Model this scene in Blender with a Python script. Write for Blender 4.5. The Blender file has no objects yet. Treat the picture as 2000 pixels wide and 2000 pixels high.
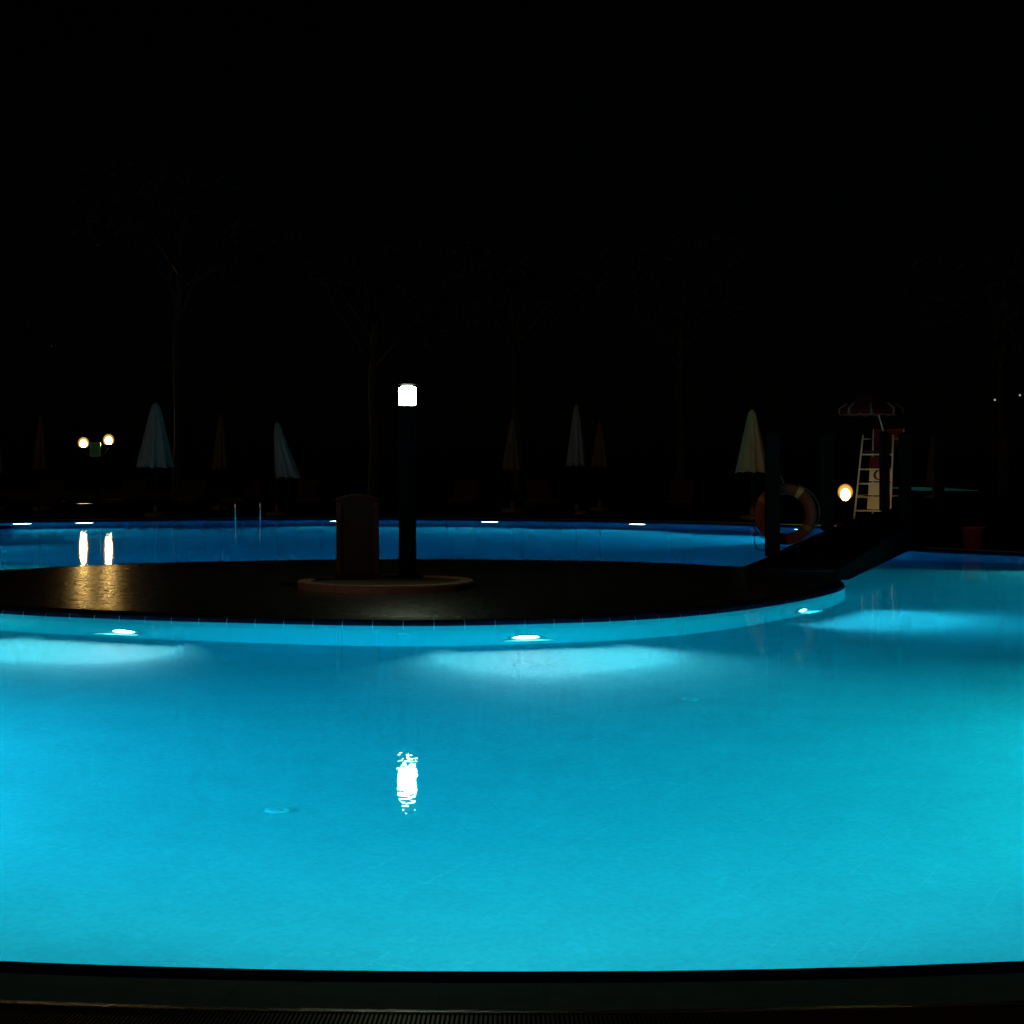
import bpy, bmesh, math, random
from mathutils import Vector, Matrix
from mathutils.geometry import tessellate_polygon

random.seed(11)
R = math.radians
PI = math.pi
sc = bpy.context.scene
COL = sc.collection

# ------------------------------------------------------------------ camera
EYE = 1.46
cam_data = bpy.data.cameras.new('camera')
cam_data.sensor_width = 36.0
cam_data.lens = 63.0
cam_data.shift_y = -0.055
cam_data.clip_start = 0.05
cam_data.clip_end = 2000.0
cam = bpy.data.objects.new('camera', cam_data)
COL.objects.link(cam)
cam.location = (0, 0, EYE)
cam.rotation_euler = (R(90), 0, 0)
sc.camera = cam

# ------------------------------------------------------------------ night sky, faint added fill for unseen lights behind the camera, exposure
FILL_EL, FILL_AZ = R(17), R(208)           # behind the camera, a little to one side
world = bpy.data.worlds.new('World')
sc.world = world
world.use_nodes = True
wn = world.node_tree.nodes
wl = world.node_tree.links
bg = wn['Background']
sky = wn.new('ShaderNodeTexSky')
sky.sky_type = 'NISHITA'
sky.sun_disc = False
sky.sun_elevation = FILL_EL
sky.sun_rotation = FILL_AZ
wl.new(sky.outputs[0], bg.inputs[0])
bg.inputs[1].default_value = 0.00006

fill_data = bpy.data.lights.new('fill_sun', 'SUN')
fill_data.energy = 0.11
fill_data.angle = R(6)
fill_data.color = (1.0, 0.86, 0.68)
fill_sun = bpy.data.objects.new('fill_sun', fill_data)
COL.objects.link(fill_sun)
fill_dir = Vector((math.sin(FILL_AZ) * math.cos(FILL_EL), math.cos(FILL_AZ) * math.cos(FILL_EL), math.sin(FILL_EL)))
fill_sun.rotation_euler = fill_dir.to_track_quat('Z', 'Y').to_euler()

vs = sc.view_settings
vs.view_transform = 'Standard'
vs.look = 'None'
vs.exposure = 0.0
vs.gamma = 1.0
vs.use_curve_mapping = False
sc.render.engine = 'CYCLES'
cy = sc.cycles
cy.use_denoising = True
cy.max_bounces = 10
cy.diffuse_bounces = 3
cy.glossy_bounces = 5
cy.transmission_bounces = 10
cy.volume_bounces = 0
cy.sample_clamp_indirect = 8.0
cy.sample_clamp_direct = 0.0
cy.blur_glossy = 0.3

# ------------------------------------------------------------------ helpers
def px(x, y, z=0.0):
    """ground point (height z) that lies at photograph position x, y (2000 px square)"""
    d = (EYE - z) * 3500.0 / (y - 890.0)
    return Vector(((x - 1000.0) / 3500.0 * d, d, z))

def pd(x, y, d):
    """point at distance d at photograph position x, y"""
    return Vector(((x - 1000.0) / 3500.0 * d, d, EYE - (y - 890.0) / 3500.0 * d))

def mat(name, base=(0.5, 0.5, 0.5), rough=0.5, metal=0.0, emit=None, strength=0.0, spec=0.5,
        vary=0.0, vscale=8.0, bump=0.0, bscale=60.0, rvary=0.0, trans=0.0, sheen=0.0):
    m = bpy.data.materials.new(name)
    m.use_nodes = True
    nt = m.node_tree
    N, L = nt.nodes, nt.links
    b = N['Principled BSDF']
    b.inputs['Base Color'].default_value = (*base, 1)
    b.inputs['Roughness'].default_value = rough
    b.inputs['Metallic'].default_value = metal
    b.inputs['Specular IOR Level'].default_value = spec
    if trans:
        b.inputs['Transmission Weight'].default_value = trans
    if emit:
        b.inputs['Emission Color'].default_value = (*emit, 1)
        b.inputs['Emission Strength'].default_value = strength
    if vary or bump or rvary:
        tc = N.new('ShaderNodeTexCoord')
    if vary or rvary:
        n = N.new('ShaderNodeTexNoise')
        n.inputs['Scale'].default_value = vscale
        n.inputs['Detail'].default_value = 6
        L.new(tc.outputs['Object'], n.inputs['Vector'])
    if vary:
        mx = N.new('ShaderNodeMix')
        mx.data_type = 'RGBA'
        mx.inputs[6].default_value = (*[c * (1 - vary) for c in base], 1)
        mx.inputs[7].default_value = (*[min(1, c * (1 + vary)) for c in base], 1)
        L.new(n.outputs['Fac'], mx.inputs[0])
        L.new(mx.outputs[2], b.inputs['Base Color'])
    if rvary:
        mr = N.new('ShaderNodeMapRange')
        mr.inputs[1].default_value = 0.3
        mr.inputs[2].default_value = 0.7
        mr.inputs[3].default_value = max(0.02, rough - rvary)
        mr.inputs[4].default_value = rough + rvary
        L.new(n.outputs['Fac'], mr.inputs[0])
        L.new(mr.outputs[0], b.inputs['Roughness'])
    if bump:
        n2 = N.new('ShaderNodeTexNoise')
        n2.inputs['Scale'].default_value = bscale
        n2.inputs['Detail'].default_value = 4
        L.new(tc.outputs['Object'], n2.inputs['Vector'])
        bp = N.new('ShaderNodeBump')
        bp.inputs['Distance'].default_value = bump
        L.new(n2.outputs['Fac'], bp.inputs['Height'])
        L.new(bp.outputs[0], b.inputs['Normal'])
    return m

def mesh_obj(name, bm, material, parent=None, smooth=False):
    me = bpy.data.meshes.new(name)
    bmesh.ops.recalc_face_normals(bm, faces=bm.faces)
    bm.to_mesh(me)
    bm.free()
    for mm in (material if isinstance(material, (list, tuple)) else [material]):
        me.materials.append(mm)
    if smooth:
        for p in me.polygons:
            p.use_smooth = True
    o = bpy.data.objects.new(name, me)
    COL.objects.link(o)
    if parent:
        o.parent = parent
    return o

def thing(name, label, cat, loc=(0, 0, 0), rz=0.0, group=None):
    o = bpy.data.objects.new(name, None)
    o.empty_display_size = 0.1
    COL.objects.link(o)
    o.location = loc
    o.rotation_euler = (0, 0, rz)
    o['label'] = label
    o['category'] = cat
    if group:
        o['group'] = group
    return o

def struct(o):
    o['kind'] = 'structure'
    return o

def box(bm, c, s, bevel=0.0, rot=None):
    ret = bmesh.ops.create_cube(bm, size=1.0)
    vs_ = ret['verts']
    M = Matrix.Translation(Vector(c))
    if rot is not None:
        M = M @ rot
    M = M @ Matrix.Diagonal((*s, 1))
    bmesh.ops.transform(bm, matrix=M, verts=vs_)
    if bevel:
        es = list({e for v in vs_ for e in v.link_edges})
        bmesh.ops.bevel(bm, geom=es, offset=bevel, segments=2, affect='EDGES', profile=0.5)

def tube(bm, pts, radii, n=10, cap=True):
    pts = [Vector(p) for p in pts]
    if not isinstance(radii, (list, tuple)):
        radii = [radii] * len(pts)
    rings = []
    prev = None
    for i, p in enumerate(pts):
        if i == 0:
            t = pts[1] - pts[0]
        elif i == len(pts) - 1:
            t = pts[-1] - pts[-2]
        else:
            t = (pts[i + 1] - p).normalized() + (p - pts[i - 1]).normalized()
        t.normalize()
        if prev is None:
            a = t.orthogonal().normalized()
        else:
            a = prev - t * prev.dot(t)
            a = a.normalized() if a.length > 1e-6 else t.orthogonal().normalized()
        prev = a
        b = t.cross(a)
        rings.append([bm.verts.new(p + (a * math.cos(2 * PI * k / n) + b * math.sin(2 * PI * k / n)) * radii[i]) for k in range(n)])
    for r0, r1 in zip(rings, rings[1:]):
        for k in range(n):
            bm.faces.new((r0[k], r0[(k + 1) % n], r1[(k + 1) % n], r1[k]))
    if cap:
        bm.faces.new(rings[0][::-1])
        bm.faces.new(rings[-1])

def lathe(bm, prof, n=24, c=(0, 0, 0), fn=None):
    """prof: list of (r, z); fn(theta, r, z) may move a vertex"""
    rings = []
    for r, z in prof:
        ring = []
        for k in range(n):
            th = 2 * PI * k / n
            rr, zz, ox, oy = r, z, 0.0, 0.0
            if fn:
                rr, zz, ox, oy = fn(th, r, z)
            ring.append(bm.verts.new((c[0] + rr * math.cos(th) + ox, c[1] + rr * math.sin(th) + oy, c[2] + zz)))
        rings.append(ring)
    for r0, r1 in zip(rings, rings[1:]):
        for k in range(n):
            bm.faces.new((r0[k], r0[(k + 1) % n], r1[(k + 1) % n], r1[k]))
    if prof[0][0] > 1e-4:
        bm.faces.new(rings[0][::-1])
    if prof[-1][0] > 1e-4:
        bm.faces.new(rings[-1])
    bmesh.ops.remove_doubles(bm, verts=bm.verts, dist=1e-5)

def sphere(bm, c, r, sz=1.0, seg=20):
    ret = bmesh.ops.create_uvsphere(bm, u_segments=seg, v_segments=seg // 2 + 2, radius=r)
    bmesh.ops.transform(bm, matrix=Matrix.Translation(Vector(c)) @ Matrix.Diagonal((1, 1, sz, 1)), verts=ret['verts'])

def catmull(pts, step=0.2):
    out = []
    n = len(pts)
    P = [Vector((p[0], p[1])) for p in pts]
    for i in range(n):
        p0, p1, p2, p3 = P[i - 1], P[i], P[(i + 1) % n], P[(i + 2) % n]
        k = max(2, int((p2 - p1).length / (step * 0.25)))
        for j in range(k):
            t = j / k
            out.append(0.5 * ((2 * p1) + (-p0 + p2) * t + (2 * p0 - 5 * p1 + 4 * p2 - p3) * t * t + (-p0 + 3 * p1 - 3 * p2 + p3) * t ** 3))
    # even spacing
    L = [0.0]
    for a, b in zip(out, out[1:] + out[:1]):
        L.append(L[-1] + (b - a).length)
    m = max(8, round(L[-1] / step))
    res, j = [], 0
    for q in range(m):
        s = L[-1] * q / m
        while L[j + 1] < s:
            j += 1
        a, b = out[j], out[(j + 1) % len(out)]
        f = (s - L[j]) / max(1e-9, L[j + 1] - L[j])
        res.append(a.lerp(b, f))
    return res

def area2(poly):
    return sum(a.x * b.y - b.x * a.y for a, b in zip(poly, poly[1:] + poly[:1]))

def ccw(poly):
    return poly if area2(poly) > 0 else poly[::-1]

def normals(poly):
    """outward normals of a ccw polygon"""
    n = len(poly)
    out = []
    for i in range(n):
        t = (poly[(i + 1) % n] - poly[i - 1]).normalized()
        out.append(Vector((t.y, -t.x)))
    return out

def offset(poly, d):
    ns = normals(poly)
    return [p + q * d for p, q in zip(poly, ns)]

def flat(bm, loops, z):
    l3 = [[Vector((p[0], p[1], 0)) for p in lp] for lp in loops]
    tri = tessellate_polygon(l3)
    allv = [bm.verts.new((p[0], p[1], z)) for lp in loops for p in lp]
    for t in tri:
        try:
            bm.faces.new([allv[k] for k in t])
        except ValueError:
            pass
    return allv

def wall_strip(bm, poly, zs):
    """closed strip along poly through the (offset, z) list zs"""
    ns = normals(poly)
    n = len(poly)
    rows = [[bm.verts.new((p.x + q.x * o, p.y + q.y * o, z)) for p, q in zip(poly, ns)] for o, z in zs]
    for r0, r1 in zip(rows, rows[1:]):
        for k in range(n):
            bm.faces.new((r0[k], r0[(k + 1) % n], r1[(k + 1) % n], r1[k]))

def at_bearing(poly, xpx, far):
    """index of the outline vertex on the bearing of photograph column xpx; far picks the farther crossing"""
    s = (xpx - 1000.0) / 3500.0
    best = None
    n = len(poly)
    for i, p in enumerate(poly):
        if p.y <= 0:
            continue
        a = p.x - s * p.y
        q = poly[(i + 1) % n]
        b = q.x - s * q.y
        if a * b <= 0:
            if best is None or (p.y > poly[best].y) == far:
                best = i
    return best

# ------------------------------------------------------------------ materials
M = {}
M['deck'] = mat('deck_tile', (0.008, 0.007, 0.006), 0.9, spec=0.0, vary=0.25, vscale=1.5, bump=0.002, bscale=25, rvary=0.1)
M['grout'] = mat('pale_grout', (0.12, 0.28, 0.26), 0.6, vary=0.15)
M['light_grout'] = mat('light_grout', (0.42, 0.44, 0.43), 0.7, vary=0.2, spec=0.1)
M['mosaic'] = mat('pool_mosaic', (0.10, 0.60, 0.64), 0.55, vary=0.10, vscale=3.0, spec=0.2)  # tone variation stands in for faint ripple light on the floor
M['deep_mosaic'] = mat('deep_blue_mosaic', (0.03, 0.39, 0.60), 0.55, vary=0.06, vscale=3.0, spec=0.2)
M['far_wall_mosaic'] = mat('far_wall_mosaic', (0.05, 0.55, 0.75), 0.5, vary=0.05, vscale=3.0, spec=0.2)
M['pale_mosaic'] = mat('pale_mosaic', (0.20, 0.72, 0.75), 0.5, vary=0.05, spec=0.2)
M['wall_mosaic'] = mat('pool_wall_mosaic', (0.05, 0.62, 0.64), 0.5, vary=0.04, vscale=3.0, spec=0.2)
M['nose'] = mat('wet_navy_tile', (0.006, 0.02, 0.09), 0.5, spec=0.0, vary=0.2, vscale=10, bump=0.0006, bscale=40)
M['island_nose'] = mat('dark_island_nose', (0.004, 0.007, 0.022), 0.5, vary=0.2, vscale=10, spec=0.02)
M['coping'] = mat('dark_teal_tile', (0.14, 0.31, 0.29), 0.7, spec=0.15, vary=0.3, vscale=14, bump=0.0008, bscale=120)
M['grate'] = mat('brown_grate', (0.075, 0.05, 0.035), 0.4, vary=0.2, vscale=30)
M['lip'] = mat('wet_stone_lip', (0.08, 0.045, 0.035), 0.35, spec=0.25, vary=0.5, vscale=18, bump=0.003, bscale=40)
M['terracotta'] = mat('terracotta', (0.33, 0.14, 0.10), 0.6, vary=0.2, vscale=9, bump=0.001)
M['maroon'] = mat('maroon_board', (0.05, 0.011, 0.007), 0.75, spec=0.1, vary=0.3, vscale=20, bump=0.0008, bscale=90)
M['maroon_frame'] = mat('maroon_frame', (0.10, 0.022, 0.01), 0.7, spec=0.1, vary=0.2, vscale=20)
M['black_post'] = mat('black_green_metal', (0.003, 0.004, 0.004), 0.5, spec=0.01, vary=0.2, vscale=12)
M['wood'] = mat('dark_wet_timber', (0.009, 0.008, 0.007), 0.8, spec=0.0, vary=0.4, vscale=12, bump=0.001, bscale=70)
M['chrome'] = mat('polished_steel', (0.7, 0.68, 0.64), 0.22, 1.0)
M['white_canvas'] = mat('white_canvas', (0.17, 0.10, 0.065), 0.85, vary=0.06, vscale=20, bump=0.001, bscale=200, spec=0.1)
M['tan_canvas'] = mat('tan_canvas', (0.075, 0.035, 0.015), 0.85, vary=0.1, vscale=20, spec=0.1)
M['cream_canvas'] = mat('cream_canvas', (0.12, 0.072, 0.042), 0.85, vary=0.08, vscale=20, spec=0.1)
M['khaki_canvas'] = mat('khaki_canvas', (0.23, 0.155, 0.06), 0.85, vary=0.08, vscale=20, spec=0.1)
M['pole'] = mat('parasol_pole', (0.015, 0.010, 0.006), 0.7, spec=0.05, vary=0.2)
M['base_stone'] = mat('parasol_base', (0.09, 0.04, 0.025), 0.8, vary=0.25, vscale=12, bump=0.002)
M['cushion'] = mat('dark_red_cushion', (0.035, 0.004, 0.004), 0.8, vary=0.15, vscale=15, spec=0.15)
M['lounger'] = mat('lounger_frame', (0.012, 0.006, 0.004), 0.7, spec=0.03, vary=0.2)
M['table'] = mat('glossy_table', (0.02, 0.015, 0.012), 0.25)
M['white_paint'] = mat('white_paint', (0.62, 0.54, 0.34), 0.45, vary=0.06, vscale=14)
M['red_paint'] = mat('red_paint', (0.08, 0.008, 0.006), 0.7, spec=0.1, vary=0.15)
M['red_canvas'] = mat('red_canvas', (0.035, 0.004, 0.004), 0.8, vary=0.1, spec=0.1)
M['hem'] = mat('pale_hem', (0.11, 0.075, 0.06), 0.8, spec=0.1)
M['ring_red'] = mat('lifebuoy_orange_red', (0.16, 0.013, 0.002), 0.6, spec=0.15, vary=0.12, vscale=12)
M['tape'] = mat('reflective_tape', (0.55, 0.18, 0.035), 0.4)
M['tape_dark'] = mat('dark_tape', (0.26, 0.07, 0.012), 0.6, spec=0.1)  # darker colour for three of the tape bands
M['rope'] = mat('rope', (0.05, 0.035, 0.02), 0.8)
M['red_plastic'] = mat('red_plastic', (0.25, 0.006, 0.004), 0.3, vary=0.1)
M['green_sign'] = mat('green_panel', (0.07, 0.34, 0.10), 0.6, vary=0.1)
M['green_edge'] = mat('pale_green_edge', (0.25, 0.55, 0.25), 0.5)
M['bark'] = mat('bark', (0.016, 0.010, 0.007), 0.9, vary=0.4, vscale=6, bump=0.01, bscale=12)
M['leaf'] = mat('leaf', (0.008, 0.014, 0.007), 0.6, vary=0.4, vscale=0.8)
M['globe_warm'] = mat('warm_globe', (0.9, 0.8, 0.6), 0.4, emit=(1.0, 0.62, 0.18), strength=240)
M['globe_path'] = mat('path_globe', (0.9, 0.8, 0.6), 0.4, emit=(1.0, 0.60, 0.13), strength=46)
M['lantern'] = mat('cool_lantern', (0.9, 0.9, 0.85), 0.4, emit=(0.78, 1.0, 0.62), strength=85)
M['far_bulb'] = mat('far_bulb', (0.9, 0.9, 0.85), 0.4, emit=(0.9, 0.95, 1.0), strength=0.4)
M['lens'] = mat('underwater_lens', (0.9, 0.9, 0.9), 0.3, emit=(1.0, 0.98, 0.90), strength=26)
M['bezel'] = mat('lamp_bezel', (0.6, 0.62, 0.62), 0.35, 0.6)
M['nozzle'] = mat('white_plastic', (0.8, 0.8, 0.78), 0.4)

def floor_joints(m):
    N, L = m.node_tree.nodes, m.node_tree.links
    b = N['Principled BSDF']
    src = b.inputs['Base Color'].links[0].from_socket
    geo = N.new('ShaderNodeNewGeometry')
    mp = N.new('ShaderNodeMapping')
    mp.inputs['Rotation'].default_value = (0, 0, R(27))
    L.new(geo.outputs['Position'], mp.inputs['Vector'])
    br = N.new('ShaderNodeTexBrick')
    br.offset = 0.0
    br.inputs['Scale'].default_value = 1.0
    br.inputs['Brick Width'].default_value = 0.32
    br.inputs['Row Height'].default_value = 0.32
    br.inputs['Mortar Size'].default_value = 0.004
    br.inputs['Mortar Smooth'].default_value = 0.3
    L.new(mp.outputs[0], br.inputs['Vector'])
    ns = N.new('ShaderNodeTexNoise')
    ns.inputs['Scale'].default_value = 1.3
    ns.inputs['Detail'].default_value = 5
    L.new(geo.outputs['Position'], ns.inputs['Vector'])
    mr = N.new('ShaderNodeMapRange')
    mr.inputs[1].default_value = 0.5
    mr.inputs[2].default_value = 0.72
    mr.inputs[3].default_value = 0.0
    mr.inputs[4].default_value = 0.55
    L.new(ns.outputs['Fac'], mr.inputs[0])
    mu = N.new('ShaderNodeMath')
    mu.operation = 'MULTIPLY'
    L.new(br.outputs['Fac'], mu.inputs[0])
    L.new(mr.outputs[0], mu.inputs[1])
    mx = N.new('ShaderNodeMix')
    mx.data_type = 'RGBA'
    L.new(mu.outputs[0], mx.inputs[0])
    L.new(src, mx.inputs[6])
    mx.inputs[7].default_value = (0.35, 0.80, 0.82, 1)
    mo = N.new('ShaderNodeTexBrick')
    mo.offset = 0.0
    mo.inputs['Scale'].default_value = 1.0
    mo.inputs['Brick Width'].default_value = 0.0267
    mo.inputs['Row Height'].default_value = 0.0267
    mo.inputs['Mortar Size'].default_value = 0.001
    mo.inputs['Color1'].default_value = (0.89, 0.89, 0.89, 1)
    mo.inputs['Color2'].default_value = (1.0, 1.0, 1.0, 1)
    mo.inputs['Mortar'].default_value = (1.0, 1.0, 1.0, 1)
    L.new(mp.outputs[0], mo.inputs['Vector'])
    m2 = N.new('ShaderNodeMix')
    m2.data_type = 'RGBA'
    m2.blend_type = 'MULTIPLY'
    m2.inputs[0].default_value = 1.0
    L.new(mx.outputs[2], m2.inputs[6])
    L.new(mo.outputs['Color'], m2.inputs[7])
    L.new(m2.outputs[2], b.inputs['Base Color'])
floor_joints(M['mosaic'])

# island deck: dark wet paving with low joints
def paving(name):
    m = mat(name, (0.028, 0.024, 0.02), 0.30, vary=0.3, vscale=2.0)
    N, L = m.node_tree.nodes, m.node_tree.links
    b = N['Principled BSDF']
    tc = N.new('ShaderNodeTexCoord')
    br = N.new('ShaderNodeTexBrick')
    br.inputs['Scale'].default_value = 1.0
    br.inputs['Brick Width'].default_value = 0.30
    br.inputs['Row Height'].default_value = 0.30
    br.inputs['Mortar Size'].default_value = 0.006
    br.offset = 0.0
    L.new(tc.outputs['Object'], br.inputs['Vector'])
    ns = N.new('ShaderNodeTexNoise')
    ns.inputs['Scale'].default_value = 14
    ns.inputs['Detail'].default_value = 5
    L.new(tc.outputs['Object'], ns.inputs['Vector'])
    ma = N.new('ShaderNodeMath')
    ma.operation = 'MULTIPLY_ADD'
    L.new(br.outputs['Fac'], ma.inputs[0])
    ma.inputs[1].default_value = -0.6
    L.new(ns.outputs['Fac'], ma.inputs[2])
    bp = N.new('ShaderNodeBump')
    bp.inputs['Distance'].default_value = 0.0005
    L.new(ma.outputs[0], bp.inputs['Height'])
    L.new(bp.outputs[0], b.inputs['Normal'])
    mr = N.new('ShaderNodeMapRange')
    mr.inputs[1].default_value = 0.3
    mr.inputs[2].default_value = 0.7
    mr.inputs[3].default_value = 0.20
    mr.inputs[4].default_value = 0.30
    L.new(ns.outputs['Fac'], mr.inputs[0])
    L.new(mr.outputs[0], b.inputs['Roughness'])
    return m
M['island_paving'] = paving('island_paving')

def glow_halo(name, colour, per_metre):
    """emission-only globe body that stands in for the soft halo round a bulb"""
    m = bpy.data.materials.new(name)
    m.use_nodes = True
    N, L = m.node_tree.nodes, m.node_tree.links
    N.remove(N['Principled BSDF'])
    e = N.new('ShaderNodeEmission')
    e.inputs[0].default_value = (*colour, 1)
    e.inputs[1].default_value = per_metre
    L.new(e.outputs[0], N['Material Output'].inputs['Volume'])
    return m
M['glow_warm'] = glow_halo('warm_halo', (1.0, 0.50, 0.07), 3.2)
M['glow_path'] = glow_halo('path_halo', (1.0, 0.48, 0.06), 4.5)

def water_material():
    m = bpy.data.materials.new('pool_water')
    m.use_nodes = True
    N, L = m.node_tree.nodes, m.node_tree.links
    N.remove(N['Principled BSDF'])
    out = N['Material Output']
    g = N.new('ShaderNodeBsdfGlass')
    g.inputs['IOR'].default_value = 1.333
    g.inputs['Roughness'].default_value = 0.0
    g.inputs['Color'].default_value = (1, 1, 1, 1)
    va = N.new('ShaderNodeVolumeAbsorption')
    va.inputs['Color'].default_value = (0.06, 0.862, 0.962, 1)
    va.inputs['Density'].default_value = 0.55
    geo = N.new('ShaderNodeNewGeometry')
    mp = N.new('ShaderNodeMapping')
    mp.inputs['Scale'].default_value = (1.0, 1.0, 1.0)
    mp.inputs['Rotation'].default_value = (0, 0, R(25))
    L.new(geo.outputs['Position'], mp.inputs['Vector'])
    n1 = N.new('ShaderNodeTexNoise')
    n1.inputs['Scale'].default_value = 22.0
    n1.inputs['Detail'].default_value = 2.0
    n1.inputs['Distortion'].default_value = 0.4
    n2 = N.new('ShaderNodeTexNoise')
    n2.inputs['Scale'].default_value = 2.2
    n2.inputs['Detail'].default_value = 1.0
    L.new(mp.outputs[0], n1.inputs['Vector'])
    L.new(mp.outputs[0], n2.inputs['Vector'])
    ma = N.new('ShaderNodeMath')
    ma.operation = 'MULTIPLY_ADD'
    L.new(n2.outputs['Fac'], ma.inputs[0])
    ma.inputs[1].default_value = 0.8
    mh = N.new('ShaderNodeMath')
    mh.operation = 'MULTIPLY'
    mh.inputs[1].default_value = 0.38
    L.new(n1.outputs['Fac'], mh.inputs[0])
    L.new(mh.outputs[0], ma.inputs[2])
    bp = N.new('ShaderNodeBump')
    bp.inputs['Distance'].default_value = 0.0009
    bp.inputs['Strength'].default_value = 1.0
    L.new(ma.outputs[0], bp.inputs['Height'])
    L.new(bp.outputs[0], g.inputs['Normal'])
    L.new(g.outputs[0], out.inputs['Surface'])
    L.new(va.outputs[0], out.inputs['Volume'])
    return m
M['water'] = water_material()

# ------------------------------------------------------------------ pool, island and deck (the setting)
DEPTH = 1.5
near = [(10 * math.sin(R(a)), 15 - 10 * math.cos(R(a))) for a in (-20, -13, -6, 0, 6, 13, 20)]
outer_pts = near + [
    (4.9, 6.75), (6.0, 8.8), (6.7, 11.5), (7.8, 14.4), (9.4, 17.6), (9.8, 21.3), (8.6, 24.4), (7.37, 25.9), (6.05, 27.6), (6.0, 30.0), (6.6, 33.0), (6.45, 35.4),
    (5.05, 37.0), (3.3, 38.4), (0.0, 39.9), (-2.9, 40.5), (-5.5, 40.45), (-8.0, 39.9), (-11.0, 38.8), (-12.3, 38.2),
    (-12.4, 37.3), (-11.2, 36.75), (-10.1, 36.35), (-10.35, 34.9), (-11.2, 31.0), (-11.2, 26.0), (-10.6, 20.5), (-9.6, 17.0), (-7.6, 13.6), (-6.6, 11.2), (-6.0, 8.8), (-4.9, 6.75)]
outer = ccw(catmull(outer_pts, 0.12))
isl_pts = [(3.66, 19.75), (3.41, 19.05), (2.89, 18.02), (2.06, 16.8), (1.14, 15.97), (0.0, 15.52), (-1.1, 15.4), (-2.66, 15.74), (-3.7, 16.1),
           (-4.74, 16.6), (-6.2, 17.7), (-7.0, 19.0), (-7.2, 20.2), (-6.9, 21.4), (-6.34, 22.2), (-5.2, 23.4), (-3.8, 24.1),
           (-2.0, 24.5), (0.0, 24.4), (1.7, 23.9), (3.0, 22.7), (3.6, 21.3), (3.75, 20.4)]
isl = ccw(catmull(isl_pts, 0.0667))

# pool shell
DEEP = 2.3
BREAK = 25.6
bm = bmesh.new()
flat(bm, [[Vector(p) for p in ((-14, 3), (14, 3), (14, BREAK), (-14, BREAK))]], -DEPTH)
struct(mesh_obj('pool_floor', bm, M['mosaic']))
bm = bmesh.new()
q = [bm.verts.new(c) for c in ((-14, BREAK, -DEPTH - 0.003), (14, BREAK, -DEPTH - 0.003), (14, BREAK + 2.2, -DEEP), (-14, BREAK + 2.2, -DEEP), (-14, 43, -DEEP), (14, 43, -DEEP))]
bm.faces.new(q[:4])
bm.faces.new((q[3], q[2], q[5], q[4]))
struct(mesh_obj('deep_pool_floor', bm, M['deep_mosaic']))
bm = bmesh.new()
wall_strip(bm, outer, [(0.0, -DEEP - 0.05), (0.0, -0.012), (0.12, -0.012)])
for f in bm.faces:
    f.material_index = 1 if f.calc_center_median().y > BREAK else 0
struct(mesh_obj('pool_wall', bm, [M['wall_mosaic'], M['far_wall_mosaic']], smooth=True))
bm = bmesh.new()
wall_strip(bm, isl, [(0.0, -DEPTH - 0.02), (0.0, -0.012), (-0.12, -0.012)])
struct(mesh_obj('island_wall', bm, M['wall_mosaic'], smooth=True))

# water: one closed body
bm = bmesh.new()
ow = offset(outer, 0.22)
top = flat(bm, [ow], 0.0)
bot = flat(bm, [ow], -DEEP - 0.2)
n = len(ow)
for k in range(n):
    bm.faces.new((bot[k], bot[(k + 1) % n], top[(k + 1) % n], top[k]))
struct(mesh_obj('water', bm, M['water']))

# terrace round the pool, out to the horizon
TZ = 0.046
FAR_POOL = [(16.3, 72.0), (18.7, 72.0), (18.7, 79.0), (16.3, 79.0)]
bm = bmesh.new()
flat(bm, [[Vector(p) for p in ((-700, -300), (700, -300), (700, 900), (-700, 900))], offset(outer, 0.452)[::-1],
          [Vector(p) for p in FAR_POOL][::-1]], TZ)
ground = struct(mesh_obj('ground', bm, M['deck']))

# coping round the pool; profile = (offset from waterline, height)
PROFILE = [(-0.004, -0.03), (0.0, 0.0), (0.02, 0.026), (0.06, 0.038), (0.19, 0.044), (0.20, 0.047), (0.33, 0.051), (0.45, 0.050)]
def near_arc(p):
    return p.y < 9.2 and abs(p.x) < 2.3
far_coping = [k for k, p in enumerate(outer)]
bm = bmesh.new()
ns_o = normals(outer)
N_O = len(outer)
for k in range(N_O):
    k2 = (k + 1) % N_O
    if near_arc(outer[k]) and near_arc(outer[k2]):
        continue
    for (o0, z0), (o1, z1) in zip(PROFILE, PROFILE[1:]):
        q = [outer[k] + ns_o[k] * o0, outer[k2] + ns_o[k2] * o0, outer[k2] + ns_o[k2] * o1, outer[k] + ns_o[k] * o1]
        f = bm.faces.new([bm.verts.new((q[0].x, q[0].y, z0)), bm.verts.new((q[1].x, q[1].y, z0)),
                          bm.verts.new((q[2].x, q[2].y, z1)), bm.verts.new((q[3].x, q[3].y, z1))])
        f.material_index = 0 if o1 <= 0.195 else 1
bmesh.ops.remove_doubles(bm, verts=bm.verts, dist=1e-4)
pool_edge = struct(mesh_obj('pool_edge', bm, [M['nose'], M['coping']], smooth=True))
# bedding under the near tiles
bm = bmesh.new()
ks = [k for k in range(N_O) if near_arc(outer[k])]
ks.sort(key=lambda k: outer[k].x)
rows = []
for k in ks:
    p, q = outer[k], ns_o[k]
    rows.append([bm.verts.new((p.x + q.x * o, p.y + q.y * o, z - 0.006)) for o, z in PROFILE])
for a, b in zip(rows, rows[1:]):
    for i in range(len(PROFILE) - 1):
        bm.faces.new((a[i], b[i], b[i + 1], a[i + 1]))
bed = mesh_obj('grout_bed', bm, M['grout'], pool_edge)

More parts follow.
